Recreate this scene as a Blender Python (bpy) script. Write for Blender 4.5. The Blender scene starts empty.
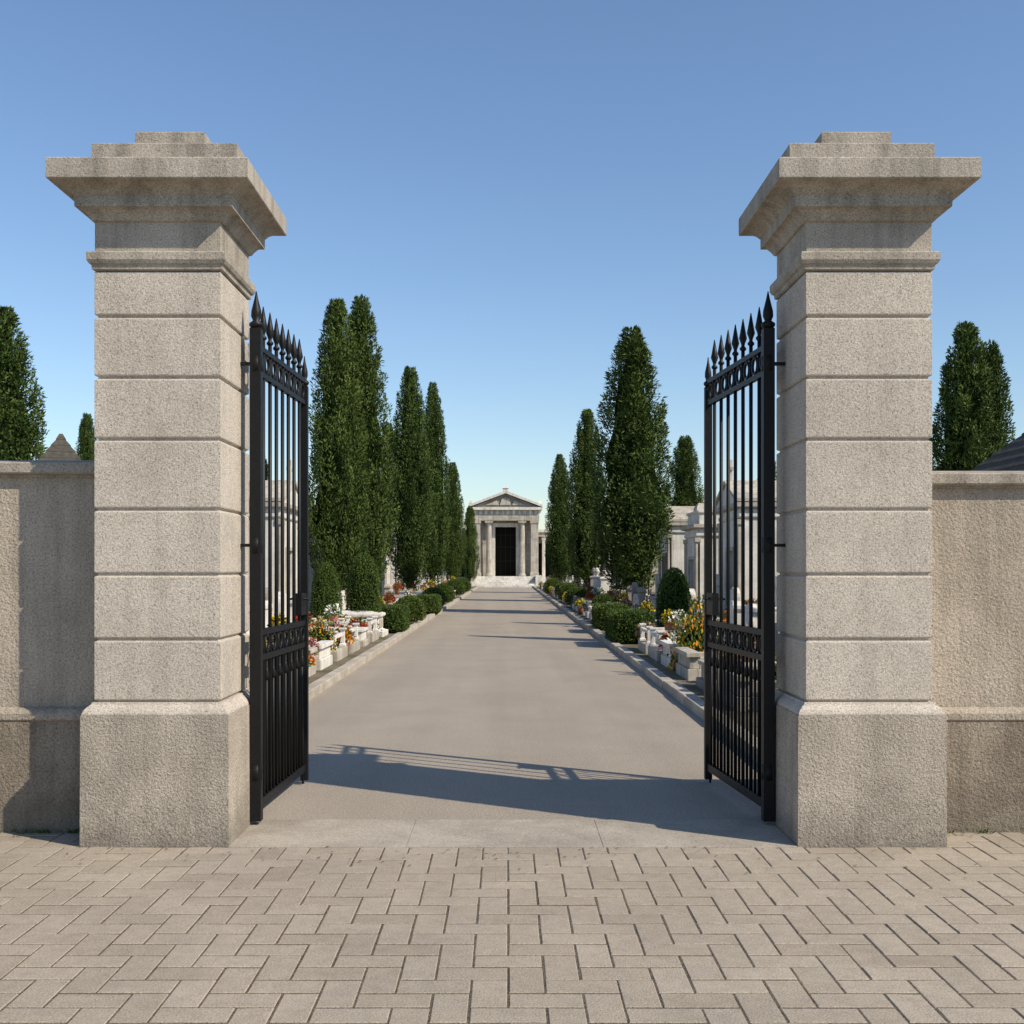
import bpy, math, random, bmesh
import numpy as np
from mathutils import Vector, Matrix
random.seed(7); RNG=np.random.default_rng(11)
scene=bpy.context.scene
F=1149.0; CX=508.0; HY=568.0; EYE=1.7
def PX(px,D): return (px-CX)*D/F
def PZ(py,D): return EYE+(HY-py)*D/F
AZ=math.radians(59); EL=math.radians(41)

# ---------------------------------------------------------------- materials
def newmat(name):
    m=bpy.data.materials.new(name); m.use_nodes=True
    nt=m.node_tree; nt.nodes.clear()
    out=nt.nodes.new('ShaderNodeOutputMaterial'); b=nt.nodes.new('ShaderNodeBsdfPrincipled')
    nt.links.new(b.outputs[0],out.inputs[0])
    return m,nt,b
def N(nt,t,**k):
    n=nt.nodes.new(t)
    for a,v in k.items(): setattr(n,a,v)
    return n
def noise(nt,vec,scale,detail=2,rough=.55,dist=0):
    n=N(nt,'ShaderNodeTexNoise'); n.inputs['Scale'].default_value=scale
    n.inputs['Detail'].default_value=detail; n.inputs['Roughness'].default_value=rough
    n.inputs['Distortion'].default_value=dist
    nt.links.new(vec,n.inputs['Vector']); return n.outputs['Fac']
def ramp(nt,fac,stops):
    r=N(nt,'ShaderNodeValToRGB'); el=r.color_ramp.elements
    while len(el)<len(stops): el.new(.5)
    for e,(p,c) in zip(el,stops):
        e.position=p; e.color=(c if len(c)==4 else (*c,1)) if not isinstance(c,(int,float)) else (c,c,c,1)
    nt.links.new(fac,r.inputs[0]); return r.outputs[0]
def mul(nt,a,b,fac=1.0,mode='MULTIPLY'):
    m=N(nt,'ShaderNodeMix',data_type='RGBA',blend_type=mode); m.inputs[0].default_value=fac
    for s,v in ((6,a),(7,b)):
        if hasattr(v,'links'): nt.links.new(v,m.inputs[s])
        else: m.inputs[s].default_value=(*v,1)
    return m.outputs[2]
def mixf(nt,fac,a,b):
    m=N(nt,'ShaderNodeMix',data_type='RGBA'); nt.links.new(fac,m.inputs[0])
    for s,v in ((6,a),(7,b)):
        if hasattr(v,'links'): nt.links.new(v,m.inputs[s])
        else: m.inputs[s].default_value=(*v,1)
    return m.outputs[2]
def mathn(nt,op,a,b):
    m=N(nt,'ShaderNodeMath',operation=op)
    for i,v in enumerate((a,b)):
        if hasattr(v,'links'): nt.links.new(v,m.inputs[i])
        else: m.inputs[i].default_value=v
    return m.outputs[0]
def bump(nt,b,h,strength,dist):
    n=N(nt,'ShaderNodeBump'); n.inputs['Strength'].default_value=strength; n.inputs['Distance'].default_value=dist
    nt.links.new(h,n.inputs['Height']); nt.links.new(n.outputs[0],b.inputs['Normal'])
def pos(nt):
    return N(nt,'ShaderNodeNewGeometry').outputs['Position']
def mapped(nt,v,s):
    m=N(nt,'ShaderNodeMapping'); m.inputs['Scale'].default_value=s; nt.links.new(v,m.inputs['Vector']); return m.outputs[0]

def stone(name,col,spk=.35,spks=90,stain=.3,bs=.5,bd=.004,dirt=0.0,dirtz=(0,.5),streak=.25,chips=0):
    m,nt,b=newmat(name); p=pos(nt)
    nf=noise(nt,p,spks,3,.85)
    c=ramp(nt,nf,[(.3,(1-spk,)*3),(.47,(1,1,1)),(.70,(1+spk*.65,)*3)])
    c=mul(nt,c,col)
    nm_=noise(nt,p,1.7,4,.65,.3)
    c=mul(nt,c,ramp(nt,nm_,[(.3,(1-stain,1-stain*1.03,1-stain*1.07)),(.62,(1.04,1.04,1.04))]))
    if streak>0:
        c=mul(nt,c,ramp(nt,noise(nt,mapped(nt,p,(9,9,.6)),1.0,3,.6),[(.34,(1-streak,)*3),(.55,(1,1,1))]))
    if chips>0:
        c=mul(nt,c,ramp(nt,noise(nt,p,26,3,.6),[(.27,(1-chips,)*3),(.36,(1,1,1))]))
    if dirt>0:
        s=N(nt,'ShaderNodeSeparateXYZ'); nt.links.new(p,s.inputs[0])
        z=mathn(nt,'ADD',s.outputs[2],mathn(nt,'MULTIPLY',mathn(nt,'SUBTRACT',noise(nt,p,5,3,.7),.5),.5))
        mr=N(nt,'ShaderNodeMapRange'); nt.links.new(z,mr.inputs[0])
        mr.inputs[1].default_value=dirtz[0]; mr.inputs[2].default_value=dirtz[1]
        mr.inputs[3].default_value=dirt; mr.inputs[4].default_value=0
        c=mixf(nt,mr.outputs[0],c,(.10,.088,.07))
    nt.links.new(c,b.inputs['Base Color']); b.inputs['Roughness'].default_value=.9
    b.inputs['Specular IOR Level'].default_value=.2
    if bs>0: bump(nt,b,noise(nt,p,spks*.6,2,.75),bs,bd)
    return m
M_gran=stone('granite',(.49,.432,.366),spk=.72,spks=105,stain=.15,streak=.10,dirt=.25,dirtz=(-.1,.35),bs=.7,bd=.006,chips=.25)
M_granbase=stone('granite_base',(.40,.345,.283),spk=.75,spks=88,dirt=.6,dirtz=(-.08,.28),bs=1,bd=.009,stain=.28,streak=.12,chips=.3)
M_cap=stone('granite_cap',(.41,.362,.302),spk=.7,spks=105,stain=.28,streak=.28,bs=.7,bd=.006,chips=.2)
M_wall=stone('render_wall',(.42,.357,.285),spk=.7,spks=75,stain=.25,streak=.2,bs=1,bd=.010,dirt=.35,dirtz=(.5,1.0))
M_wallb=stone('render_wall_base',(.28,.233,.18),spk=.7,spks=65,stain=.45,streak=.25,bs=1,bd=.012,dirt=.5,dirtz=(-.05,.4))
M_lime=stone('limestone',(.52,.47,.39),spk=.12,spks=12,stain=.35,streak=.3,bs=0)
M_marble=stone('marble',(.74,.70,.63),spk=.1,spks=15,stain=.25,streak=.28,bs=0)
M_gstone=stone('grave_granite',(.28,.25,.22),spk=.3,spks=60,stain=.3,bs=0,streak=0)
M_kerb=stone('kerb_stone',(.45,.40,.33),spk=.35,spks=50,stain=.35,bs=.6,bd=.008,streak=0)
M_slab=stone('threshold_stone',(.385,.338,.278),spk=.5,spks=90,stain=.3,bs=.4,bd=.004,streak=0,chips=.15)

def simple(name,col,rough=.6,metal=0,var=.3,sc=20,spec=.5,bmp=.15):
    m,nt,b=newmat(name); p=pos(nt)
    c=mul(nt,ramp(nt,noise(nt,p,sc,3),[(.3,(1-var,)*3),(.7,(1+var*.3,)*3)]),col)
    nt.links.new(c,b.inputs['Base Color']); b.inputs['Roughness'].default_value=rough; b.inputs['Metallic'].default_value=metal
    b.inputs['Specular IOR Level'].default_value=spec
    if bmp: bump(nt,b,noise(nt,p,sc*4,2),bmp,.003)
    return m
M_iron=simple('black_iron',(.007,.007,.0075),.5,0,.4,30,.3)
M_dark=simple('dark_door',(.012,.010,.008),.7,bmp=0,spec=.1)
M_bronze=simple('bronze_door',(.022,.018,.013),.6,bmp=0,spec=.2)
M_slate=simple('slate_roof',(.09,.08,.065),.85,0,.4,12,.2)
M_bark=simple('bark',(.12,.08,.055),.95,0,.5,18,.1)
M_terra=simple('terracotta',(.35,.14,.07),.85,bmp=0)

def asphalt():
    m,nt,b=newmat('asphalt'); p=pos(nt)
    c=ramp(nt,noise(nt,p,60,5,.95),[(.3,(.42,.42,.42)),(.5,(1,1,1)),(.68,(1.65,1.62,1.55))])
    c=mul(nt,c,(.352,.300,.243))
    c=mul(nt,c,ramp(nt,noise(nt,p,.7,5,.7,.5),[(.3,(.90,.90,.90)),(.7,(1.05,1.05,1.04))]))
    c=mul(nt,c,ramp(nt,noise(nt,mapped(nt,p,(1.6,.06,1)),1,3,.5),[(.35,(.93,.93,.93)),(.65,(1.03,1.03,1.03))]))
    nt.links.new(c,b.inputs['Base Color']); b.inputs['Roughness'].default_value=.9; b.inputs['Specular IOR Level'].default_value=.2
    bump(nt,b,noise(nt,p,90,2,.8),.9,.008); return m
M_asph=asphalt()
def ground(name,c1,c2,sc=40):
    m,nt,b=newmat(name); p=pos(nt)
    c=ramp(nt,noise(nt,p,sc,3,.75),[(.3,tuple(x*.55 for x in c1)),(.55,c1),(.75,tuple(x*1.35 for x in c1))])
    c=mixf(nt,ramp(nt,noise(nt,p,.8,4,.65),[(.45,0.),(.62,1.)]),c,c2)
    nt.links.new(c,b.inputs['Base Color']); b.inputs['Roughness'].default_value=.95; b.inputs['Specular IOR Level'].default_value=.1
    bump(nt,b,noise(nt,p,sc,2,.8),1,.03); return m
M_gravel=ground('gravel_soil',(.23,.19,.14),(.12,.115,.06))
M_earth=ground('earth',(.16,.14,.10),(.07,.09,.035),8)
M_sand=ground('joint_sand',(.18,.142,.10),(.16,.13,.09),60)
def paver():
    m,nt,b=newmat('paver_concrete'); p=pos(nt)
    at=N(nt,'ShaderNodeAttribute',attribute_name='shade')
    c=ramp(nt,at.outputs['Fac'],[(0,(.335,.283,.224)),(.5,(.37,.315,.252)),(1,(.405,.346,.280))])
    c=mul(nt,c,ramp(nt,noise(nt,p,110,4,.9),[(.3,(.52,.52,.52)),(.5,(1,1,1)),(.70,(1.48,1.48,1.46))]))
    c=mul(nt,c,ramp(nt,noise(nt,p,1.1,5,.65,.6),[(.3,(.86,.86,.86)),(.65,(1.05,1.05,1.04))]))
    c=mul(nt,c,ramp(nt,noise(nt,p,14,3,.7),[(.32,(.90,.89,.88)),(.6,(1.03,1.03,1.03))]))
    nt.links.new(c,b.inputs['Base Color']); b.inputs['Roughness'].default_value=.88; b.inputs['Specular IOR Level'].default_value=.25
    bump(nt,b,noise(nt,p,100,2,.8),.8,.005); return m
M_paver=paver()
def leafmat(name,c0,c1,c2,trans=.2):
    m,nt,b=newmat(name)
    at=N(nt,'ShaderNodeAttribute',attribute_name='shade')
    oi=N(nt,'ShaderNodeObjectInfo')
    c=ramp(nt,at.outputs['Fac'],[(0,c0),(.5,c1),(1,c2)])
    c=mul(nt,c,ramp(nt,oi.outputs['Random'],[(0,(.80,.84,.82)),(1,(1.15,1.1,1.05))]))
    nt.links.new(c,b.inputs['Base Color']); b.inputs['Roughness'].default_value=.65; b.inputs['Specular IOR Level'].default_value=.12
    if trans>0:
        tr=N(nt,'ShaderNodeBsdfTranslucent'); nt.links.new(c,tr.inputs[0])
        mx=N(nt,'ShaderNodeMixShader'); mx.inputs[0].default_value=trans
        nt.links.new(b.outputs[0],mx.inputs[1]); nt.links.new(tr.outputs[0],mx.inputs[2])
        nt.links.new(mx.outputs[0],nt.nodes['Material Output'].inputs[0])
    return m
M_cyp=leafmat('cypress_foliage',(.028,.048,.010),(.062,.097,.021),(.115,.158,.040),0)
M_box=leafmat('boxwood_foliage',(.045,.07,.014),(.085,.13,.028),(.13,.18,.05))
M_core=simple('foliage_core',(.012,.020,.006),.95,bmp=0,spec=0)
def petal(name,c): return leafmat(name,tuple(x*.75 for x in c),c,tuple(min(1,x*1.2) for x in c))
PET=[petal('petal_orange',(.80,.28,.02)),petal('petal_yellow',(.80,.55,.04)),petal('petal_white',(.85,.83,.76)),petal('petal_red',(.50,.04,.03)),petal('petal_pink',(.70,.32,.34))]

# ---------------------------------------------------------------- mesh builder
class MB:
    def __init__(s): s.v=[]; s.f=[]; s.m=[]; s.sm=[]
    def add(s,vs,fs,mat=0,smooth=False):
        o=len(s.v); s.v+= [tuple(v) for v in vs]
        for f in fs: s.f.append(tuple(i+o for i in f)); s.m.append(mat); s.sm.append(smooth)
    def box(s,x0,x1,y0,y1,z0,z1,mat=0):
        vs=[(x0,y0,z0),(x1,y0,z0),(x1,y1,z0),(x0,y1,z0),(x0,y0,z1),(x1,y0,z1),(x1,y1,z1),(x0,y1,z1)]
        s.add(vs,[(3,2,1,0),(4,5,6,7),(0,1,5,4),(1,2,6,5),(2,3,7,6),(3,0,4,7)],mat)
    def sqlathe(s,cx,cy,prof,mat=0):
        vs=[]
        for p in prof:
            h=p[0]; hy=p[2] if len(p)>2 else h
            vs+=[(cx-h,cy-hy,p[1]),(cx+h,cy-hy,p[1]),(cx+h,cy+hy,p[1]),(cx-h,cy+hy,p[1])]
        fs=[(3,2,1,0)]
        for i in range(len(prof)-1):
            for k in range(4):
                a=i*4+k; b=i*4+(k+1)%4; fs.append((a,b,b+4,a+4))
        n=(len(prof)-1)*4; fs.append((n,n+1,n+2,n+3)); s.add(vs,fs,mat)
    def lathe(s,cx,cy,prof,n=16,mat=0,smooth=True):
        vs=[];fs=[]
        for r,z in prof:
            for k in range(n):
                a=2*math.pi*k/n; vs.append((cx+r*math.cos(a),cy+r*math.sin(a),z))
        for i in range(len(prof)-1):
            for k in range(n):
                a=i*n+k;b=i*n+(k+1)%n; fs.append((a,b,b+n,a+n))
        fs.append(tuple(range(n))[::-1]); fs.append(tuple((len(prof)-1)*n+k for k in range(n)))
        s.add(vs,fs,mat,smooth)
    def tube(s,p0,p1,r0,r1=None,n=8,mat=0):
        r1=r0 if r1 is None else r1
        p0=Vector(p0);p1=Vector(p1);d=(p1-p0).normalized()
        u=d.orthogonal().normalized(); w=d.cross(u); vs=[]
        for p,r in ((p0,r0),(p1,r1)):
            for k in range(n):
                a=2*math.pi*k/n; vs.append(p+u*r*math.cos(a)+w*r*math.sin(a))
        fs=[(k,(k+1)%n,(k+1)%n+n,k+n) for k in range(n)]
        fs+=[tuple(range(n))[::-1],tuple(range(n,2*n))]; s.add(vs,fs,mat,True)
    def rail(s,p0,p1,w,h,mat=0):
        p0=Vector(p0);p1=Vector(p1);d=(p1-p0).normalized(); n=Vector((-d.y,d.x,0)).normalized()*w/2; z=Vector((0,0,h/2))
        vs=[p0-n-z,p0+n-z,p0+n+z,p0-n+z,p1-n-z,p1+n-z,p1+n+z,p1-n+z]
        s.add(vs,[(0,1,2,3),(7,6,5,4),(0,4,5,1),(1,5,6,2),(2,6,7,3),(3,7,4,0)],mat)
    def torus(s,c,u,w,R,r,n=16,k=6,mat=0):
        c=Vector(c);u=Vector(u);w=Vector(w);q=u.cross(w); vs=[];fs=[]
        for i in range(n):
            a=2*math.pi*i/n; d=u*math.cos(a)+w*math.sin(a)
            for j in range(k):
                b=2*math.pi*j/k; vs.append(c+d*(R+r*math.cos(b))+q*r*math.sin(b))
        for i in range(n):
            for j in range(k):
                fs.append((i*k+j,((i+1)%n)*k+j,((i+1)%n)*k+(j+1)%k,i*k+(j+1)%k))
        s.add(vs,fs,mat,True)
    def prism(s,pts,y0,y1,mat=0):
        n=len(pts); vs=[(x,y0,z) for x,z in pts]+[(x,y1,z) for x,z in pts]
        fs=[tuple(range(n)),tuple(range(n,2*n))[::-1]]+[((i+1)%n,i,i+n,(i+1)%n+n) for i in range(n)]
        s.add(vs,fs,mat)
    def mesh(s,name,mats):
        me=bpy.data.meshes.new(name); me.from_pydata(s.v,[],s.f)
        for m in mats: me.materials.append(m)
        me.polygons.foreach_set('material_index',s.m); me.polygons.foreach_set('use_smooth',s.sm)
        bm=bmesh.new(); bm.from_mesh(me); bmesh.ops.recalc_face_normals(bm,faces=bm.faces); bm.to_mesh(me); bm.free()
        me.update(); return me
def link(name,me,loc=(0,0,0),rz=0,sc=(1,1,1),bev=0):
    o=bpy.data.objects.new(name,me); scene.collection.objects.link(o)
    o.location=loc; o.rotation_euler=(0,0,rz); o.scale=sc
    if bev:
        b=o.modifiers.new('bev','BEVEL'); b.width=bev; b.segments=2; b.limit_method='ANGLE'; b.angle_limit=math.radians(35)
    return o

# ---------------------------------------------------------------- ground
g=MB(); g.add([(-600,-600,-.03),(600,-600,-.03),(600,900,-.03),(-600,900,-.03)],[(0,1,2,3)])
link('ground',g.mesh('ground',[M_earth]))
W=.150; verts=[];faces=[];shade=[]
joint=.0046; ch=.0035
for i in range(-65,65):
    for j in range(-58,5):
        k=(i-j)%4
        if k==0: x0,x1,y0,y1=i*W,(i+2)*W,j*W,(j+1)*W
        elif k==3: x0,x1,y0,y1=i*W,(i+1)*W,j*W,(j+2)*W
        else: continue
        y0+=-.155; y1+=-.155
        if (x0>-1.72 and x1<1.78 and y0>-.02): continue
        jj=joint+random.uniform(-.0014,.0014); kk=joint+.0016+random.uniform(-.0015,.002)
        x0+=jj;x1-=jj;y0+=kk;y1-=kk
        dz=random.gauss(0,.0006); tx=random.gauss(0,.0006); ty=random.gauss(0,.0006)
        o=len(verts)
        for (bx,by) in ((x0,y0),(x1,y0),(x1,y1),(x0,y1)): verts.append((bx,by,-.02))
        for (bx,by) in ((x0,y0),(x1,y0),(x1,y1),(x0,y1)): verts.append((bx,by,-ch*.7+dz))
        for (bx,by,a,b2) in ((x0+ch,y0+ch,-1,-1),(x1-ch,y0+ch,1,-1),(x1-ch,y1-ch,1,1),(x0+ch,y1-ch,-1,1)): verts.append((bx,by,dz+a*tx+b2*ty))
        fs=[(8,9,10,11)]+[(a,(a+1)%4,(a+1)%4+4,a+4) for a in range(4)]+[(a+4,(a+1)%4+4,(a+1)%4+8,a+8) for a in range(4)]
        s=min(1,max(0,random.gauss(.5,.25)))
        for f in fs: faces.append(tuple(q+o for q in f)); shade.append(s)
me=bpy.data.meshes.new('pavement'); me.from_pydata(verts,[],faces); me.materials.append(M_paver)
at=me.attributes.new('shade','FLOAT','FACE'); at.data.foreach_set('value',shade)
link('herringbone_pavement',me)
g=MB(); g.add([(-10,-9.2,-.0035),(10,-9.2,-.0035),(10,.8,-.0035),(-10,.8,-.0035)],[(0,1,2,3)])
link('pavement_bedding_sand',g.mesh('sand',[M_sand]))
g=MB()
xs=[-1.702,-.62,.58,1.762]
for a,b in zip(xs[:-1],xs[1:]): g.box(a+.001,b-.001,-.012,.74,-.03,.006)
link('threshold_slab',g.mesh('threshold',[M_slab]),bev=.002)
RL,RR=-2.55,2.18
g=MB(); g.add([(RL-.02,.745,-.001),(RR+.02,.745,-.001),(RR+.02,96,-.001),(RL-.02,96,-.001)],[(0,1,2,3)])
link('asphalt_road',g.mesh('road',[M_asph]))
def kerb(x0,x1):
    g=MB(); y=1.2
    while y<95:
        L=1.0; dz=random.gauss(0,.004); dx=random.gauss(0,.004)
        g.box(x0+dx,x1+dx,y+.005,y+L-.005,-.03,.115+dz); y+=L
    link('kerb',g.mesh('kerb',[M_kerb]),bev=.012)
kerb(RL-.17,RL); kerb(RR,RR+.17)
for x0,x1 in ((-45,RL-.10),(RR+.10,45)):
    g=MB(); g.add([(x0,.95,.085),(x1,.95,.085),(x1,115,.085),(x0,115,.085)],[(0,1,2,3)])
    g.add([(x0,.95,-.03),(x1,.95,-.03),(x1,.95,.085),(x0,.95,.085)],[(0,1,2,3)])
    link('gravel_ground',g.mesh('gravel',[M_gravel]))

# ---------------------------------------------------------------- pillars
def pillar(cx):
    cy=.452; g=MB()
    g.sqlathe(cx,cy,[(.455,-.05),(.452,.80)],1)
    g.sqlathe(cx,cy,[(.446,.801),(.446,.812),(.438,.83),(.42,.85),(.404,.862),(.400,.874),(.3,.876)],0)
    zs=[.874,1.257,1.657,2.057,2.488,2.869,3.244,3.53]; S=.388; gr=.018
    p=[(.37,.87)]
    for a,b in zip(zs[:-1],zs[1:]):
        p+=[(S-gr,a),(S-gr,a+.008),(S-.003,a+.014),(S,a+.021),(S,b-.016),(S-.003,b-.010),(S-gr,b-.002)]
    p+=[(S-gr,3.53)]
    g.sqlathe(cx,cy,p,0)
    g.sqlathe(cx,cy,[(.39,3.529),(.400,3.535),(.402,3.56),(.415,3.568),(.424,3.585),(.426,3.59),(.426,3.632),(.418,3.64),(.395,3.645)],2)
    g.sqlathe(cx,cy,[(S-.002,3.640),(S-.002,3.829)],2)
    g.sqlathe(cx,cy,[(.395,3.828),(.405,3.835),(.418,3.858),(.44,3.885),(.455,3.893),(.478,3.897),(.478,3.965),(.484,3.97),
        (.50,3.99),(.53,4.01),(.552,4.02),(.56,4.022),(.598,4.026),(.603,4.032),(.603,4.145),(.597,4.153),(.4,4.165)],2)
    g.sqlathe(cx,cy,[(.455,4.155,.25),(.455,4.360,.25),(.448,4.367,.243),(.2,4.375,.1)],2)
    g.sqlathe(cx,cy,[(.222,4.368,.13),(.222,4.475,.13),(.215,4.482,.123)],2)
    link('stone_gate_pillar',g.mesh('pillar',[M_gran,M_granbase,M_cap]),bev=.006)
pillar(-2.155); pillar(2.22)
def wall(x0,x1,top):
    g=MB(); c=top
    g.box(x0,x1,.385,.86,-.05,.715,1)
    def ext(pr,mat):
        n=len(pr); vs=[(x0,y,z) for y,z in pr]+[(x1,y,z) for y,z in pr]
        g.add(vs,[tuple(range(n)),tuple(range(n,2*n))[::-1]]+[(i,(i+1)%n,(i+1)%n+n,i+n) for i in range(n)],mat)
    ext([(.385,.716),(.375,.726),(.375,.765),(.390,.785),(.415,.797),(.435,.80),(.60,.80),(.60,.716)],0)
    g.box(x0,x1,.44,.82,.80,c-.10,0)
    ext([(.425,c-.10),(.425,c-.085),(.385,c-.078),(.378,c-.07),(.378,c-.012),(.386,c-.004),(.63,c+.03),(.88,c-.004),(.88,c-.078),(.83,c-.085),(.83,c-.10)],2)
    link('stone_wall',g.mesh('wall',[M_wall,M_wallb,M_cap]))
wall(-14,-2.5,2.385); wall(2.56,14,2.315)

# ---------------------------------------------------------------- gates
def gate(hx,hy,fx,fy):
    g=MB(); h=Vector((hx,hy,0)); f=Vector((fx,fy,0)); d=(f-h); L=d.length; u=d.normalized(); n=Vector((-u.y,u.x,0))
    P=lambda t,z: Vector((h.x+u.x*t,h.y+u.y*t,z))
    def post(t,w,z1,tipz):
        c=P(t,0)
        g.sqlathe(c.x,c.y,[(w,.03),(w,z1),(w*.7,z1+.01)],0)
        g.lathe(c.x,c.y,[(w*.6,z1),(w*1.25,z1+.02),(w*1.3,z1+.035),(w*.6,z1+.055),(w*.95,z1+.085),(w*.9,z1+.12),(w*.35,tipz-.05),(.003,tipz)],12)
    post(0,.037,3.28,3.53); post(L,.028,3.13,3.37)
    for z,hh,w in ((.13,.06,.034),(1.10,.04,.034),(1.27,.04,.034),(3.00,.035,.032),(3.17,.035,.032)):
        g.rail(P(0,z),P(L,z),w,hh)
    nb=8; sp=L/nb
    for i in range(1,nb):
        t=i*sp; c=P(t,0)
        g.tube(P(t,.13),P(t,3.27),.0135)
        g.lathe(c.x,c.y,[(.0135,3.24),(.024,3.25),(.024,3.262),(.012,3.275),(.014,3.29),(.029,3.33),(.021,3.37),(.003,3.47)],8)
    for i in range(nb):
        t=(i+.5)*sp
        g.tube(P(t,.13),P(t,1.10),.0105)
        g.lathe(P(t,0).x,P(t,0).y,[(.0105,.93),(.022,.96),(.013,1.0),(.0105,1.02)],8)
        g.torus(P(t,1.185),u,(0,0,1),.056,.011)
        g.torus(P(t,3.085),u,(0,0,1),.056,.011)
    g.rail(P(L-.22,1.42),P(L-.03,1.42),.05,.17)
    g.tube(P(L-.12,1.46)-n*.07,P(L-.12,1.46)+n*.07,.009); g.tube(P(L-.12,1.46)+n*.07,P(L-.22,1.46)+n*.07,.009)
    g.tube(P(L-.12,1.46)-n*.07,P(L-.22,1.46)-n*.07,.009)
    sgn=-1 if hx<0 else 1
    for z in (.35,1.85,3.05):
        g.tube(P(0,z-.05),P(0,z+.05),.043,n=12)
        g.box(min(hx,hx+sgn*.2),max(hx,hx+sgn*.2),hy-.018,hy+.018,z-.010,z+.010)
    g.tube(P(L-.06,.012),P(L-.06,.6),.009)
    link('wrought_iron_gate',g.mesh('gate',[M_iron]))
gate(-1.665,.60,-1.605,2.06)
gate(1.72,.60,1.585,2.10)

# ---------------------------------------------------------------- foliage tools
def leafmesh(name,C,Nn,up,L,Wd,sh,mats,matidx=None,core=None,jit=.35):
    n=len(C); z=np.array([0,0,1.0])
    d=up*z+(1-up)*Nn+RNG.normal(0,jit,(n,3)); d/=np.linalg.norm(d,axis=1,keepdims=True)+1e-9
    q=Nn+RNG.normal(0,.45,(n,3)); s=np.cross(d,q); s/=np.linalg.norm(s,axis=1,keepdims=True)+1e-9
    Ls=(L*RNG.uniform(.6,1.3,n))[:,None]; Ws=(Wd*RNG.uniform(.6,1.3,n))[:,None]
    V=np.stack([C,C+s*Ws/2+d*Ls*.45,C+d*Ls,C-s*Ws/2+d*Ls*.45],1).reshape(-1,3)
    Fc=np.arange(4*n).reshape(n,4)
    verts=V.tolist(); faces=Fc.tolist(); mi=(matidx.tolist() if matidx is not None else [0]*n); shl=sh.tolist(); smooth=[False]*n
    for e,mat in (core or []):
        o=len(verts); verts+=[list(v) for v in e.v]; faces+=[[i+o for i in f] for f in e.f]; mi+=[mat]*len(e.f); shl+=[.3]*len(e.f); smooth+=[True]*len(e.f)
    me=bpy.data.meshes.new(name); me.from_pydata(verts,[],faces)
    for m in mats: me.materials.append(m)
    me.polygons.foreach_set('material_index',mi); me.polygons.foreach_set('use_smooth',smooth)
    a=me.attributes.new('shade','FLOAT','FACE'); a.data.foreach_set('value',shl)
    me.update(); return me
def prof(t):
    t=np.clip(t,0,1)
    return (.35+.65*np.clip(t/.22,0,1)**.6)*np.clip(1-((t-.25)/.75).clip(0,1)**1.7,0,1)**.85+.012
def cypress(name,nplume=450,per=110,H=10.,R=1.,seed=0,z0=.95,blunt=1.0):
    rg=np.random.default_rng(seed); Cs=[];Ns=[];Sh=[]
    for k in range(nplume):
        t=rg.uniform(0,.97)**.9; th=rg.uniform(0,2*math.pi)
        rr=prof(np.array(t))**blunt*R*rg.uniform(.72,1.0)*(1+.10*math.sin(3*th+seed)+.09*math.sin(8*t+th*2+seed))
        L=rg.uniform(.7,1.8)*(1-.35*t); pr=rg.uniform(.12,.24)*(1-.3*t)
        zt=z0+t*(H-z0)
        if rg.random()<.1: rr*=1.11
        lean=rg.uniform(.02,.16)
        c0=np.array([math.cos(th)*(rr-pr),math.sin(th)*(rr-pr),zt-L*.5])
        top=zt+L*.5; rtop=float(prof(np.array(min(1,(top-z0)/(H-z0))))**blunt)*R
        ro=min(rr-pr*.3+lean,rtop+.12)
        c1=np.array([math.cos(th)*ro,math.sin(th)*ro,min(top,H)])
        s=rg.uniform(0,1,per); rad=pr*np.sin(np.pi*(s*.9+.08))**.7*rg.uniform(.75,1.08,per)
        ph=rg.uniform(0,2*math.pi,per); nn=np.stack([np.cos(ph),np.sin(ph),np.full(per,.25)],1)
        C=c0[None]+(c1-c0)[None]*s[:,None]+nn*rad[:,None]
        out=np.array([math.cos(th),math.sin(th),.1])
        keep=(nn@out)>-.3
        Cs.append(C[keep]); Ns.append((nn*.6+out*.5)[keep])
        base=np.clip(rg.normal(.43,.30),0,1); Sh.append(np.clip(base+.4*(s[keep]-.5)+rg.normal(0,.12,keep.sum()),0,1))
    C=np.concatenate(Cs);Nn=np.concatenate(Ns);Nn/=np.linalg.norm(Nn,axis=1,keepdims=True);Sh=np.concatenate(Sh)
    ok=C[:,2]>z0*.7; C=C[ok];Nn=Nn[ok];Sh=Sh[ok]
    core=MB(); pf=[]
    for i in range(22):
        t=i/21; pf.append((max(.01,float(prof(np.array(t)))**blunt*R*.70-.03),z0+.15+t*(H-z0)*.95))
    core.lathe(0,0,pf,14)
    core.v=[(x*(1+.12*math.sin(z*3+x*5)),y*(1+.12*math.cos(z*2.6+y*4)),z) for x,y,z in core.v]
    tr=MB(); tr.lathe(0,0,[(.26,-.05),(.18,.15),(.15,.5),(.13,1.2),(.10,3),(.06,6)],10)
    for a in range(6):
        th=a*1.05+seed; tr.tube((.08*math.cos(th),.08*math.sin(th),.6+.1*a),(.5*math.cos(th),.5*math.sin(th),1.6+.15*a),.05,.02,6)
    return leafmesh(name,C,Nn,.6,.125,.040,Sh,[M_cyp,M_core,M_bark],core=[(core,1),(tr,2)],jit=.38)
CY=[cypress('cypress_a',seed=1),cypress('cypress_b',seed=2),cypress('cypress_c',seed=5,blunt=.85),cypress('cypress_d',seed=9,blunt=.75)]
def tree(px,D,topy,halfpx,var=0,rz=None):
    X=PX(px,D); h=PZ(topy,D); r=halfpx*D/F
    rz=random.uniform(0,6.28) if rz is None else rz
    link('cypress_tree',CY[var],(X,D-7,.07),rz,(r/.97,r/.97,h/10.0))
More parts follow.
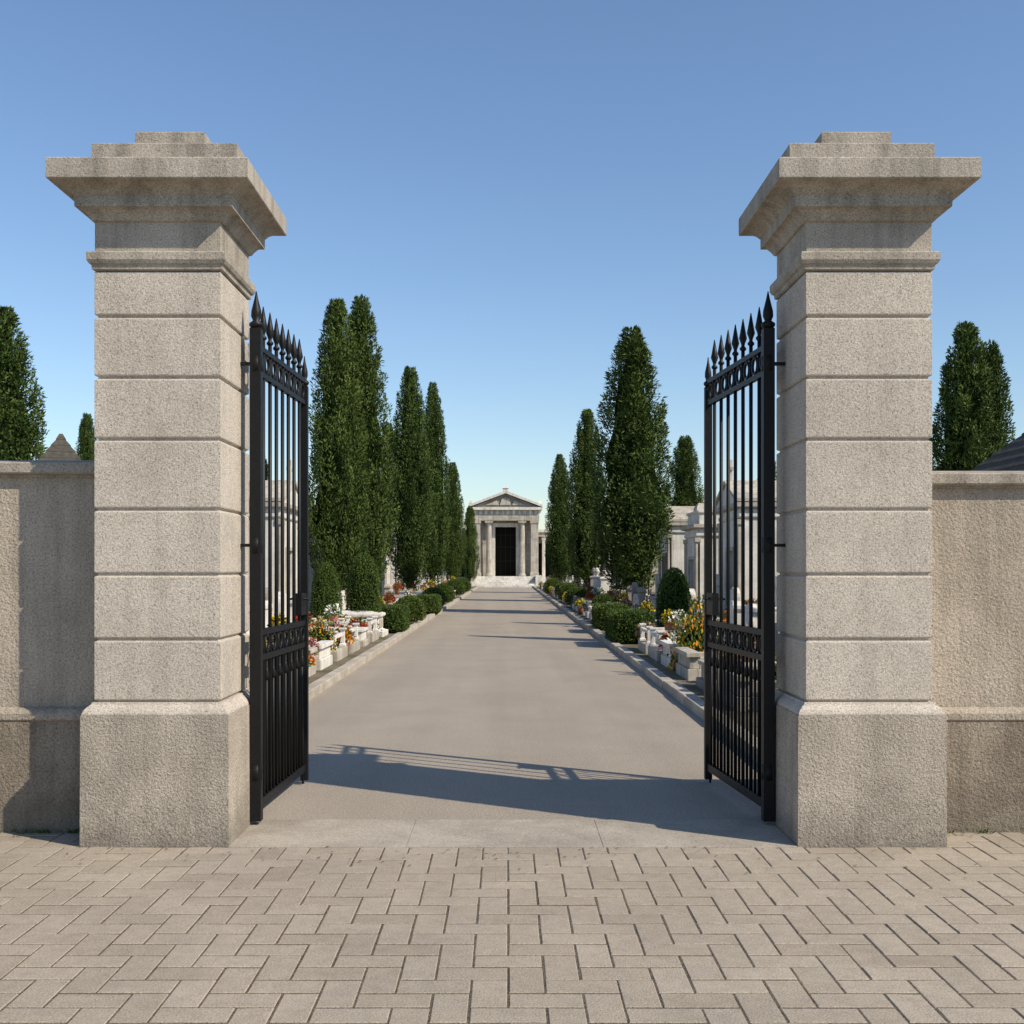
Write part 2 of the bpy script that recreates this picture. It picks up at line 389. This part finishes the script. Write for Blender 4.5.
tree(337,33,304,30,2); tree(361,34.5,301,33,0)
tree(410,48,370,22,2); tree(433,60,385,17,1); tree(453,80,464,12,0)
tree(388,58,425,13,3); tree(470,98,507,8,3)
tree(632,42,331,40,0); tree(587,58,412,20,2); tree(560,78,456,15,1); tree(685,62,438,20,3)
tree(3,23,314,44,2); tree(87,27,418,15,3)
tree(965,18,330,38,2); tree(988,18.8,348,32,3)
tree(850,24,262,26,0); tree(815,31,330,24,2)
tree(768,34,446,15,1); tree(262,36,458,12,3); tree(190,26,400,24,0)

def surf_box(n,hx,hy,z0,z1):
    A=np.array([hy*(z1-z0)*4,hx*(z1-z0)*4,hx*hy*4]); A/=A.sum()
    k=RNG.choice(3,n,p=A); u=RNG.uniform(-1,1,(n,2)); sg=RNG.choice([-1,1],n)
    C=np.zeros((n,3));Nn=np.zeros((n,3)); zc=(z0+z1)/2; hz=(z1-z0)/2
    for i in range(n):
        if k[i]==0: C[i]=(sg[i]*hx,u[i,0]*hy,zc+u[i,1]*hz);Nn[i]=(sg[i],0,.2)
        elif k[i]==1: C[i]=(u[i,0]*hx,sg[i]*hy,zc+u[i,1]*hz);Nn[i]=(0,sg[i],.2)
        else: C[i]=(u[i,0]*hx,u[i,1]*hy,z1);Nn[i]=(0,0,1)
    q=C-[0,0,zc]
    e=(np.abs(q/[hx,hy,hz])**7).sum(1)**(1/7); C=np.stack([q[:,0]/e,q[:,1]/e,q[:,2]/e+zc],1)
    C+=RNG.normal(0,.018,(n,3))+ (np.sin(C*9+[1,2,3])*.015)
    return C,Nn/np.linalg.norm(Nn,axis=1,keepdims=True)
def hedge_mesh(hx,hy,h):
    area=4*(hy*h+hx*h+hx*hy); n=int(area*1900)
    C,Nn=surf_box(n,hx,hy,.03,h); core=MB(); core.box(-hx*.9,hx*.9,-hy*.9,hy*.9,0,h*.93)
    sh=np.clip(RNG.normal(.5,.22,n)+.15*np.sin(C[:,0]*6)*np.sin(C[:,1]*5),0,1)
    return leafmesh('hedge',C,Nn,.3,.05,.028,sh,[M_box,M_core],core=[(core,1)],jit=.5)
def egg_mesh(h,r,n=7000):
    t=RNG.uniform(0,1,n); th=RNG.uniform(0,2*math.pi,n)
    rad=np.where(t<.38,r*(1-.3*((.38-t)/.38)**2),r*np.sqrt(np.clip(1-((t-.38)/.62)**2,0,1)))*(1+.04*np.sin(th*5+t*14)+RNG.normal(0,.03,n))
    C=np.stack([np.cos(th)*rad,np.sin(th)*rad,.08+t*(h-.1)],1); Nn=np.stack([np.cos(th),np.sin(th),(t-.35)*1.4],1)
    Nn/=np.linalg.norm(Nn,axis=1,keepdims=True)
    core=MB(); core.lathe(0,0,[(.5*r,.05),(.85*r,.3*h),(.9*r,.45*h),(.75*r,.7*h),(.4*r,.88*h),(.02,.96*h)],12)
    return leafmesh('topiary',C,Nn,.4,.06,.028,np.clip(RNG.normal(.62,.22,n),0,1),[M_box,M_core],core=[(core,1)],jit=.45)
EG=egg_mesh(1.85,.42); EG2=egg_mesh(.75,.42,3600)
HD=hedge_mesh(.42,.9,.6)
def P3(px,D,z=.085): return (PX(px,D),D-7,z)
link('topiary_bush',EG,P3(326,26.5),0,(.78,.78,.94)); link('topiary_bush',EG,P3(364,27.5),1,(.93,.93,1.06))
link('topiary_bush',EG,P3(674,26.5),2,(.9,.9,.87))
for px,D,s in ((410,33.5,1.05),(443,52,1.2),(433,46,1.1),(569,55,1.2),(577,47,1.1),(455,66,1.3),(462,75,1.3),(553,70,1.3),(605,38,1.0)):
    link('round_shrub',EG2,P3(px,D),random.random()*6,(s,s,s))
for px,D,s in ((390,29.2,1.0),(630,25.2,1.05),(611,30.5,1.0),(428,41,1.0),(566,62,1.2)):
    link('box_hedge',HD,P3(px,D),0,(s,s,s))
def flowermass(pi,n=1500,r=.35,h=.6,pf=.3,pi2=None):
    c=RNG.normal(0,1,(n,3)); c/=np.linalg.norm(c,axis=1,keepdims=True); c[:,2]=np.abs(c[:,2])
    rad=RNG.uniform(.6,1.08,n)[:,None]
    lump=1+.22*np.sin(c[:,0:1]*5+c[:,1:2]*4)
    C=c*rad*lump*[r,r,h]; mi=(RNG.random(n)<pf).astype(int); mi[(mi==1)&(RNG.random(n)<.4)]=2
    core=MB(); core.lathe(0,0,[(r*.6,0),(r*.65,h*.4),(r*.4,h*.7),(.02,h*.8)],8)
    return leafmesh('flowers',C,c,.3,.055,.04,np.clip(RNG.normal(.5,.25,n),0,1),[M_box,PET[pi],PET[pi2],M_core],matidx=mi,core=[(core,3)],jit=.6)
FM=[flowermass(0,pi2=1),flowermass(1,pi2=2),flowermass(2,pi2=2),flowermass(3,pi2=4),flowermass(4,pi2=2)]
def potmesh(i):
    g=MB(); g.lathe(0,0,[(.075,0),(.10,.14),(.115,.19),(.115,.21),(.095,.21)],12)
    n=360; c=RNG.normal(0,1,(n,3)); c/=np.linalg.norm(c,axis=1,keepdims=True); c[:,2]=np.abs(c[:,2])
    C=c*RNG.uniform(.5,1,n)[:,None]*[.18,.18,.24]+[0,0,.22]; mi=(RNG.random(n)<.5).astype(int)
    return leafmesh('pot',C,c,.3,.06,.045,np.clip(RNG.normal(.5,.25,n),0,1),[M_box,PET[i],M_terra],matidx=mi,core=[(g,2)],jit=.6)
POT=[potmesh(i) for i in range(5)]

# ---------------------------------------------------------------- graves
def gv_ledger():
    g=MB(); g.box(-.5,.5,0,2.0,-.05,.12,1); g.box(-.44,.44,.06,1.94,.12,.30,0); g.box(-.48,.48,.02,1.98,.302,.36,0)
    pts=[(-.36,.0),(.36,.0),(.36,.52)]+[(.36*math.cos(a),.52+.24*math.sin(a)) for a in [math.pi*k/8 for k in range(1,8)]]+[(-.36,.52)]
    g.prism([(x,z+.363) for x,z in pts],1.72,1.86,0); g.box(-.42,.42,1.66,1.92,.36,.43,1); return g
def gv_cross():
    g=MB(); g.box(-.5,.5,0,1.9,-.05,.18,0); g.box(-.42,.42,.06,1.84,.182,.26,1)
    g.sqlathe(0,1.68,[(.24,.26),(.24,.42),(.18,.44),(.16,.72),(.18,.74),(.18,.78),(.08,.80)],0)
    g.box(-.05,.05,1.63,1.73,.80,1.45,0); g.box(-.22,-.051,1.635,1.725,1.14,1.24,0); g.box(.051,.22,1.635,1.725,1.14,1.24,0); return g
def gv_rail():
    g=MB(); g.box(-.62,.62,0,2.0,-.05,.18,1)
    for x in (-.54,.54):
        for y in (.08,.7,1.32,1.92): g.sqlathe(x,y,[(.06,.18),(.06,.22),(.04,.24),(.04,.46),(.065,.49),(.065,.52)],0)
        g.box(x-.035,x+.035,.15,.63,.38,.44,0); g.box(x-.035,x+.035,.77,1.25,.38,.44,0); g.box(x-.035,x+.035,1.39,1.85,.38,.44,0)
    g.box(-.47,.47,.04,.12,.38,.44,0); g.box(-.40,.40,.25,1.75,.18,.28,0); g.box(-.34,.34,.35,1.65,.282,.34,0)
    g.sqlathe(0,1.82,[(.3,.18,.12),(.28,.8,.10),(.33,.83,.13),(.33,.9,.13),(.1,.98,.08)],0); return g
def gv_stele():
    g=MB(); g.box(-.48,.48,0,1.9,-.05,.16,1); g.box(-.4,.4,.08,1.3,.162,.26,0)
    g.sqlathe(0,1.62,[(.28,.16),(.28,.40),(.24,.43),(.18,.48),(.17,1.1),(.22,1.14),(.22,1.2),(.1,1.24)],0)
    g.lathe(0,1.62,[(.06,1.23),(.05,1.29),(.11,1.38),(.13,1.47),(.09,1.54),(.10,1.57),(.03,1.63)],12,0); return g
def gv_planter():
    g=MB()
    for z0,z1,o in ((-.05,.16,0),(.163,.33,.03)):
        for a in ((-.6+o,.6-o,0+o,.14+o),(-.6+o,.6-o,1.66-o,1.8-o),(-.6+o,-.46+o,.143+o,1.657-o),(.46-o,.6-o,.143+o,1.657-o)): g.box(a[0],a[1],a[2],a[3],z0,z1,0)
    g.box(-.62,.62,-.02,.19,.333,.40,0)
    g.box(-.455,.455,.195,1.655,0,.26,2); g.sqlathe(0,1.45,[(.28,.2,.08),(.28,.58,.07),(.16,.74,.06),(.05,.80,.05)],1); return g
def gv_chest():
    g=MB(); g.sqlathe(0,.95,[(.6,-.05,.98),(.6,.12,.98),(.54,.13,.92),(.46,.16,.86),(.46,.42,.86),(.50,.46,.90),(.52,.47,.92),(.52,.53,.92),(.3,.60,.66),(.28,.61,.62)],0)
    g.box(-.3,.3,.065,.085,.2,.4,1); return g
GV=[]
for fn in (gv_ledger,gv_cross,gv_rail,gv_stele,gv_planter,gv_chest):
    GV.append((fn.__name__,[fn().mesh('grave',[a,b,M_gravel]) for a,b in ((M_marble,M_lime),(M_lime,M_gstone),(M_gstone,M_marble))]))
nm={'gv_ledger':'ledger_gravestone','gv_cross':'cross_gravestone','gv_rail':'railed_tomb','gv_stele':'urn_stele_monument','gv_planter':'planter_grave','gv_chest':'chest_tomb'}
rg=random.Random(21)
def local(x,y,rz,lx,ly):
    c,s_=math.cos(rz),math.sin(rz); return x+c*lx-s_*ly, y+s_*lx+c*ly
def grave(x,y,rz,k=None,mi=None,s=1,fl=1):
    k=rg.choice([0,1,2,3,4,0,2,5]) if k is None else k; mi=rg.choice([0,0,1,2]) if mi is None else mi
    n,ms=GV[k]; link(nm[n],ms[mi],(x,y,.085),rz,(s,s,s),bev=.008)
    if k==4:
        a,b=local(x,y,rz,rg.uniform(-.15,.15),.75); q=rg.uniform(.65,.9); link('flowering_plant',FM[rg.choice([0,0,1,1,2,4])],(a,b,.31),rg.random()*6,(q,q,q*.7))
    elif fl:
        top={0:.36,1:.26,2:.34,3:.26,5:.61}[k]
        for q in range(rg.choice([0,1,1,2])):
            a,b=local(x,y,rz,rg.uniform(-.22,.22),rg.uniform(.5,1.25)); link('potted_flowers',POT[rg.choice([0,1,1,2,2,3,4])],(a,b,.085+top*s),rg.random()*6,(1.0,)*3)
    for q in range(rg.choice([0,1,1,2])):
        a,b=local(x,y,rz,rg.choice([-.74,.74]),rg.uniform(-.05,1.4)); link('potted_flowers',POT[rg.choice([0,0,1,1,2,2,3,4])],(a,b,.085),rg.random()*6,(1.15,)*3)
D=13.5
force={13.5:(4,1),15.25:(0,1),17.0:(4,1),18.75:(4,0),20.5:(2,0),22.25:(2,0),24.0:(0,0),25.75:(2,0)}
while D<94:
    for side in (-1,1):
        x=(RL-.40) if side<0 else (RR+.40); rz=math.pi/2 if side<0 else -math.pi/2
        yy=D-7+rg.uniform(-.1,.1)
        clear = (side<0 and any(abs(D-h)<1.3 for h in (28.8,))) or (side>0 and any(abs(D-h)<1.3 for h in (25.2,30.5)))
        k,mi=force.get(round(D,2),(None,None))
        if not clear: grave(x,yy,rz,k,mi)
        else: grave(x+side*1.4,yy,rz,rg.choice([0,1]))
        if D<75:
            x2=x+side*2.9
            if D>20 and not any(abs(D-t)<1.2 for t in (33,34.5,48,42,26.5,28)): grave(x2,yy+rg.uniform(-.2,.2),rz)
        if D<40: grave(x+side*5.6,yy,rz)
        if 19<D<60 and rg.random()<.35:
            q=rg.uniform(.45,.8); link('flowering_plant',FM[rg.choice([0,0,1,1,2,2,4])],(x+side*rg.uniform(0,.5),yy+.88,.085),rg.random()*6,(q,q,q*rg.uniform(.6,1.0)))
    D+=1.75 if D<40 else 2.1
link('flowering_shrub',FM[0],P3(697,18.0),0,(1.0,1.0,1.6)); link('flowering_shrub',FM[1],P3(699,20),0,(1,1,1.4))
link('flowering_shrub',FM[0],P3(319,19.5,.3),0,(.9,.9,.8))

# ---------------------------------------------------------------- mausoleums
def mausoleum(w,d,h,kind,cross=True,roofh=1.0):
    g=MB(); hw=w/2
    g.box(-hw-.12,hw+.12,-.15,d+.1,-.05,.28,1)
    g.box(-.6,.6,-.5,-.153,-.05,.14,1)
    dw=.45; dh=min(2.1,h*.62)
    g.box(-hw,-dw,.0,d,.28,h,0); g.box(dw,hw,0,d,.28,h,0); g.box(-dw,dw,0,d,.28+dh,h,0); g.box(-dw,dw,.22,d-.01,.28,.28+dh,2)
    for x in (-dw-.1,dw): g.box(x,x+.1,-.04,-.002,.28,.28+dh+.1,1)
    g.box(-dw,dw,-.04,-.002,.28+dh,.28+dh+.1,1)
    for x in (-.22,0,.22): g.box(x-.012,x+.012,.18,.215,.3,.26+dh,3)
    for x in (-hw,hw-.26):
        g.sqlathe(x+.13,-.0,[(.17,.28,.1),(.17,.42,.1),(.13,.44,.07),(.13,h-.2,.07),(.17,h-.16,.1),(.17,h-.03,.1)],1)
        g.box(x-.03 if x<0 else x+.03,x+.23 if x<0 else x+.29,d-.25,d+.03,.28,h,1)
    for sx in (-1,1):
        xx=sx*(hw+.001); a,b=sorted((xx,xx+sx*.03))
        g.box(a,b,d/2-.35,d/2-.25,1.1,h-.6,1); g.box(a,b,d/2+.25,d/2+.35,1.1,h-.6,1); g.box(a,b,d/2-.35,d/2+.35,h-.598,h-.5,1)
        a,b=sorted((xx,xx+sx*.012)); g.box(a,b,d/2-.248,d/2+.248,1.1,h-.602,2)
    def band(z0,z1,o,m=1): g.sqlathe(0,d/2,[(hw+o*.6,z0,d/2+o*.6),(hw+o,z0+.04,d/2+o),(hw+o,z1,d/2+o)],m)
    band(h+.002,h+.12,.06,0); band(h+.122,h+.25,.03,0); band(h+.252,h+.40,.16,1)
    z=h+.402
    if kind==0:
        ph=w*.2; g.prism([(-hw-.14,z),(hw+.14,z),(0,z+ph)],-.12,d+.12,0)
        for s in (-1,1):
            a=(s*(hw+.17),z+.02);b=(0,z+ph+.02)
            g.prism([a,b,(0,z+ph+.12),(s*(hw+.17),z+.12)] if s>0 else [a,(a[0],a[1]+.1),(0,z+ph+.12),b],-.18,d+.18,1)
        top=z+ph+.12
    elif kind==1:
        g.sqlathe(0,d/2,[(hw-.05,z,d/2-.05),(hw-.05,z+.35,d/2-.05),(hw,z+.37,d/2),(hw,z+.44,d/2)],0); top=z+.44
        g.sqlathe(0,.3,[(.35,z+.44,.2),(.32,z+.6,.18),(.15,z+.72,.1)],1); top=z+.72
    else:
        n=max(5,int(roofh/.12)); pr=[]
        for i in range(n):
            f=1-i/n
            pr+=[((hw+.18)*f,z+roofh*i/n,(d/2+.18)*f),((hw+.18)*f,z+roofh*i/n+.02,(d/2+.18)*f)]
        pr+=[(.03,z+roofh,.03)]
        g.sqlathe(0,d/2,pr,4); top=z+roofh
    if cross:
        yc=.3 if kind==1 else (0 if kind==0 else d/2)
        g.box(-.05,.05,yc-.05,yc+.05,top-.03,top+.55,1); g.box(-.2,-.052,yc-.045,yc+.045,top+.25,top+.35,1); g.box(.052,.2,yc-.045,yc+.045,top+.25,top+.35,1)
    return g
MS={}
for key,(w,d,h,k,mats,cr,rh) in {'a':(2.6,2.8,2.5,0,(M_marble,M_marble),1,1),'b':(2.4,2.6,2.6,1,(M_marble,M_lime),0,1),'c':(2.8,3,2.9,0,(M_marble,M_lime),1,1),
    'e':(3.2,3,2.8,1,(M_lime,M_marble),1,1),'f':(2.4,2.4,2.3,2,(M_lime,M_lime),0,1.25),'g':(1.5,1.5,2.45,2,(M_lime,M_lime),0,1.32)}.items():
    MS[key]=mausoleum(w,d,h,k,bool(cr),rh).mesh('mausoleum',[mats[0],mats[1],M_dark,M_bronze,M_slate])
def ms(key,X,D,side): link('mausoleum',MS[key],(X,D-7,.085),math.pi/2 if side<0 else -math.pi/2,bev=.012)
for key,D in (('a',24.5),('c',31),('b',37),('e',43),('a',49.5),('c',56),('b',63),('e',70),('c',78),('a',86),('e',94)):
    ms(key,-5.9-(1.4 if D<30 else 0)+(.6 if 35<D<60 else 0),D,-1)
for key,D in (('e',25),('c',31),('b',37.5),('c',44),('e',51),('a',58),('b',65),('c',72),('a',80),('e',89)):
    ms(key,6.0+(1.2 if D<30 else 0),D,1)
for key,D in (('c',33),('e',40),('a',52),('c',66),('e',80)):
    ms(key,-12.5,D,-1); ms(key,12.5,D+2,1)
link('mausoleum',MS['f'],(7.3,5.9,.08),0)
link('mausoleum',MS['g'],(PX(75,21),13.3,-.02),.35)

# ---------------------------------------------------------------- temple chapel at the end
def temple():
    y=97; g=MB()
    zb=.95; hw=3.0
    for i in range(6):
        g.box(-2.65,2.65,y-2.6+i*.36,y-2.6+(i+1)*.36-.002,-.03,zb*(i+1)/6,1)
    g.box(-hw-.2,hw+.2,y-.44,y+8,-.03,zb,1)
    for s in (-1,1): g.box(min(s*2.66,s*3.2),max(s*2.66,s*3.2),y-2.3,y-.445,-.03,zb+.1,1)
    ze=6.0; dw=.95
    Y=y+1.0
    g.box(-hw,-dw,Y,Y+6,zb,ze,0); g.box(dw,hw,Y,Y+6,zb,ze,0); g.box(-dw,dw,Y,Y+6,5.45,ze,0); g.box(-dw,dw,Y+.9,Y+5.9,zb,5.45,2)
    for x in (-dw-.28,dw+.003): g.box(x,x+.277,Y-.12,Y-.003,zb,5.45,1)
    g.box(-dw-.35,dw+.35,Y-.16,Y-.003,5.453,5.8,1)
    for x in (-.45,0,.45): g.box(x-.03,x+.03,Y+.82,Y+.895,zb,5.4,3)
    for z in (2.3,3.6,4.7): g.box(-dw,dw,Y+.83,Y+.89,z,z+.08,3)
    for s in (-1,1):
        a=s*2.62; g.sqlathe(a,y+.35,[(.40,zb),(.40,zb+.3),(.34,zb+.35),(.33,ze-.35),(.39,ze-.25),(.40,ze-.003)],0)
        g.lathe(s*1.5,y+.35,[(.36,zb),(.36,zb+.12),(.31,zb+.2),(.28,zb+.3),(.24,ze-.45),(.24,ze-.4),(.33,ze-.25),(.33,ze-.2)],20,0)
        g.sqlathe(s*1.5,y+.35,[(.37,ze-.2),(.37,ze-.003)],0)
    for z in (2.0,3.0,4.0,5.0):
        for s in (-1,1): g.box(min(s*1.9,s*(hw+.02)),max(s*1.9,s*(hw+.02)),Y-.02,Y-.003,z,z+.04,1)
    g.box(-hw-.05,hw+.05,y-.05,Y+6.05,ze,ze+.5,0); g.box(-hw-.02,hw+.02,y-.02,Y+6.02,ze+.502,ze+.95,0)
    for i in range(12):
        x=-2.75+i*.5; g.box(x-.1,x+.1,y-.05,y-.023,ze+.55,ze+.92,1)
    g.box(-hw-.3,hw+.3,y-.35,Y+6.3,ze+.952,ze+1.2,1)
    z=ze+1.202; ph=1.25
    g.prism([(-hw-.1,z),(hw+.1,z),(0,z+ph)],y-.0,Y+6.2,5)
    for s in (-1,1):
        a=(s*(hw+.35),z);a2=(s*(hw+.35),z+.2);b=(0,z+ph);b2=(0,z+ph+.25)
        g.prism([a,a2,b2,b],y-.38,Y+6.35,1)
    g.prism([(-.5,z+.2),(.5,z+.2),(.35,z+.75),(0,z+.88),(-.35,z+.75)],y-.12,y-.003,0)
    for s in (-1,1): g.prism([(s*.6,z+.2),(s*1.8,z+.2),(s*.8,z+.6)],y-.10,y-.003,0)
    g.sqlathe(0,y-.1,[(.25,z+ph+.2),(.22,z+ph+.4),(.3,z+ph+.45),(.05,z+ph+.7)],1)
    for s in (-1,1): g.sqlathe(s*(hw+.15),y-.1,[(.2,z+.15),(.2,z+.35),(.05,z+.6)],1)
    for s in (-1,1):
        a,b=sorted((s*(hw+.03),s*7.2))
        g.box(a,b,y+2.2,y+6,-.03,.6,1); g.box(a,b,y+2.9,y+6,.6,4.6,0)
        x=a+.5
        while x<b: g.sqlathe(x,y+2.5,[(.2,.6),(.2,.75),(.15,.8),(.14,4.2),(.2,4.35),(.2,4.598)],1); x+=1.0
        g.box(a,b,y+2.88,y+2.897,.9,4.0,2)
        g.box(a,b,y+2.2,y+6,4.6,5.0,0); g.box(a,b,y+2.05,y+6.1,5.002,5.25,1)
        c,d=sorted((s*7.2,s*30)); g.box(c,d,y+4,y+4.5,-.03,3.4,0); g.box(c,d,y+3.9,y+4.6,3.402,3.6,1)
    link('temple_chapel',g.mesh('temple',[M_lime,M_marble,M_dark,M_bronze,M_slate,M_gstone]),(-.22,0,0))
temple()
n=60000; x=RNG.uniform(-90,90,n); hh=3.6+1.0*np.sin(x*.35)+.9*np.sin(x*.9+1)+.5*np.sin(x*2.1)
hh=np.where(np.abs(x)<9,np.minimum(hh,3.2),hh)
z=RNG.uniform(0,1,n)**.7*hh; yv=112+RNG.uniform(-1.5,1.5,n)*(1-z/9)
Nn=np.stack([RNG.normal(0,.4,n),-np.ones(n),RNG.normal(.4,.3,n)],1); Nn/=np.linalg.norm(Nn,axis=1,keepdims=True)
me=leafmesh('distant_trees',np.stack([x,yv,z],1),Nn,.3,.5,.28,np.clip(RNG.normal(.4,.2,n),0,1),[M_cyp]); link('distant_trees',me)
n=900; k=RNG.integers(0,40,n); cxs=np.concatenate([RNG.uniform(-9,-2.7,22),RNG.uniform(2.8,9,18)])
C=np.stack([cxs[k]+RNG.normal(0,.035,n),.375-np.abs(RNG.normal(0,.012,n)),np.zeros(n)],1)
me=leafmesh('weeds',C,np.tile([0,-1.,.3],(n,1)),.6,.035,.010,np.clip(RNG.normal(.6,.2,n),0,1),[M_box],jit=.5); link('weeds',me)
n=700; a=RNG.random(n)
xx=np.where(a<.3,RL+.02+np.abs(RNG.normal(0,.12,n)),np.where(a<.6,RR-.02-np.abs(RNG.normal(0,.12,n)),RNG.uniform(-6,6,n)))
yy=np.where(a<.6,RNG.uniform(1,25,n),np.where(np.abs(xx)<2.7,-.02-np.abs(RNG.normal(0,.3,n)),.36-np.abs(RNG.normal(0,.12,n))))
C=np.stack([xx,yy,np.full(n,.008)],1); flat=np.stack([RNG.normal(0,1,n),RNG.normal(0,1,n),np.zeros(n)],1); flat/=np.linalg.norm(flat,axis=1,keepdims=True)
sd=np.stack([-flat[:,1],flat[:,0],RNG.normal(0,.3,n)],1); Ls=RNG.uniform(.012,.03,n)[:,None]
V=np.stack([C,C+flat*Ls*.5+sd*Ls*.25,C+flat*Ls,C+flat*Ls*.5-sd*Ls*.25],1).reshape(-1,3); V[:,2]=np.maximum(V[:,2],.007)
me=bpy.data.meshes.new('litter'); me.from_pydata(V.tolist(),[],np.arange(4*n).reshape(n,4).tolist())
me.materials.append(simple('dry_leaf',(.16,.10,.05),.9,0,.5,60,.1,0)); link('fallen_leaves',me)

# ---------------------------------------------------------------- light
w=bpy.data.worlds.new('World'); scene.world=w; w.use_nodes=True
nt=w.node_tree; bg=nt.nodes['Background']; sky=nt.nodes.new('ShaderNodeTexSky'); sky.sky_type='NISHITA'; sky.sun_disc=False
sky.sun_elevation=EL; sky.sun_rotation=math.pi-AZ; sky.air_density=1.1; sky.dust_density=.35; sky.ozone_density=2.2
hs=nt.nodes.new('ShaderNodeHueSaturation'); hs.inputs['Saturation'].default_value=1.04; hs.inputs['Hue'].default_value=.501
nt.links.new(sky.outputs[0],hs.inputs['Color'])
col=mul(nt,hs.outputs[0],(.96,1.0,1.06))
nt.links.new(col,bg.inputs[0]); bg.inputs[1].default_value=.142
L=bpy.data.lights.new('sun','SUN'); L.energy=5.0; L.angle=math.radians(.53); L.color=(1,.905,.74)
so=bpy.data.objects.new('sun',L); scene.collection.objects.link(so)
sv=Vector((math.cos(EL)*math.sin(AZ),-math.cos(EL)*math.cos(AZ),math.sin(EL))); so.rotation_euler=sv.to_track_quat('Z','Y').to_euler()
so.location=(10,-10,15)
cam=bpy.data.cameras.new('camera'); co=bpy.data.objects.new('camera',cam); scene.collection.objects.link(co)
co.location=(0,-7,EYE); co.rotation_euler=(math.pi/2,0,0); cam.sensor_width=36; cam.lens=F/1024*36
cam.shift_x=(512-CX)/1024; cam.shift_y=(HY-512)/1024; cam.clip_end=3000; cam.clip_start=.05
scene.camera=co
scene.view_settings.view_transform='Standard'; scene.view_settings.look='None'; scene.view_settings.exposure=0
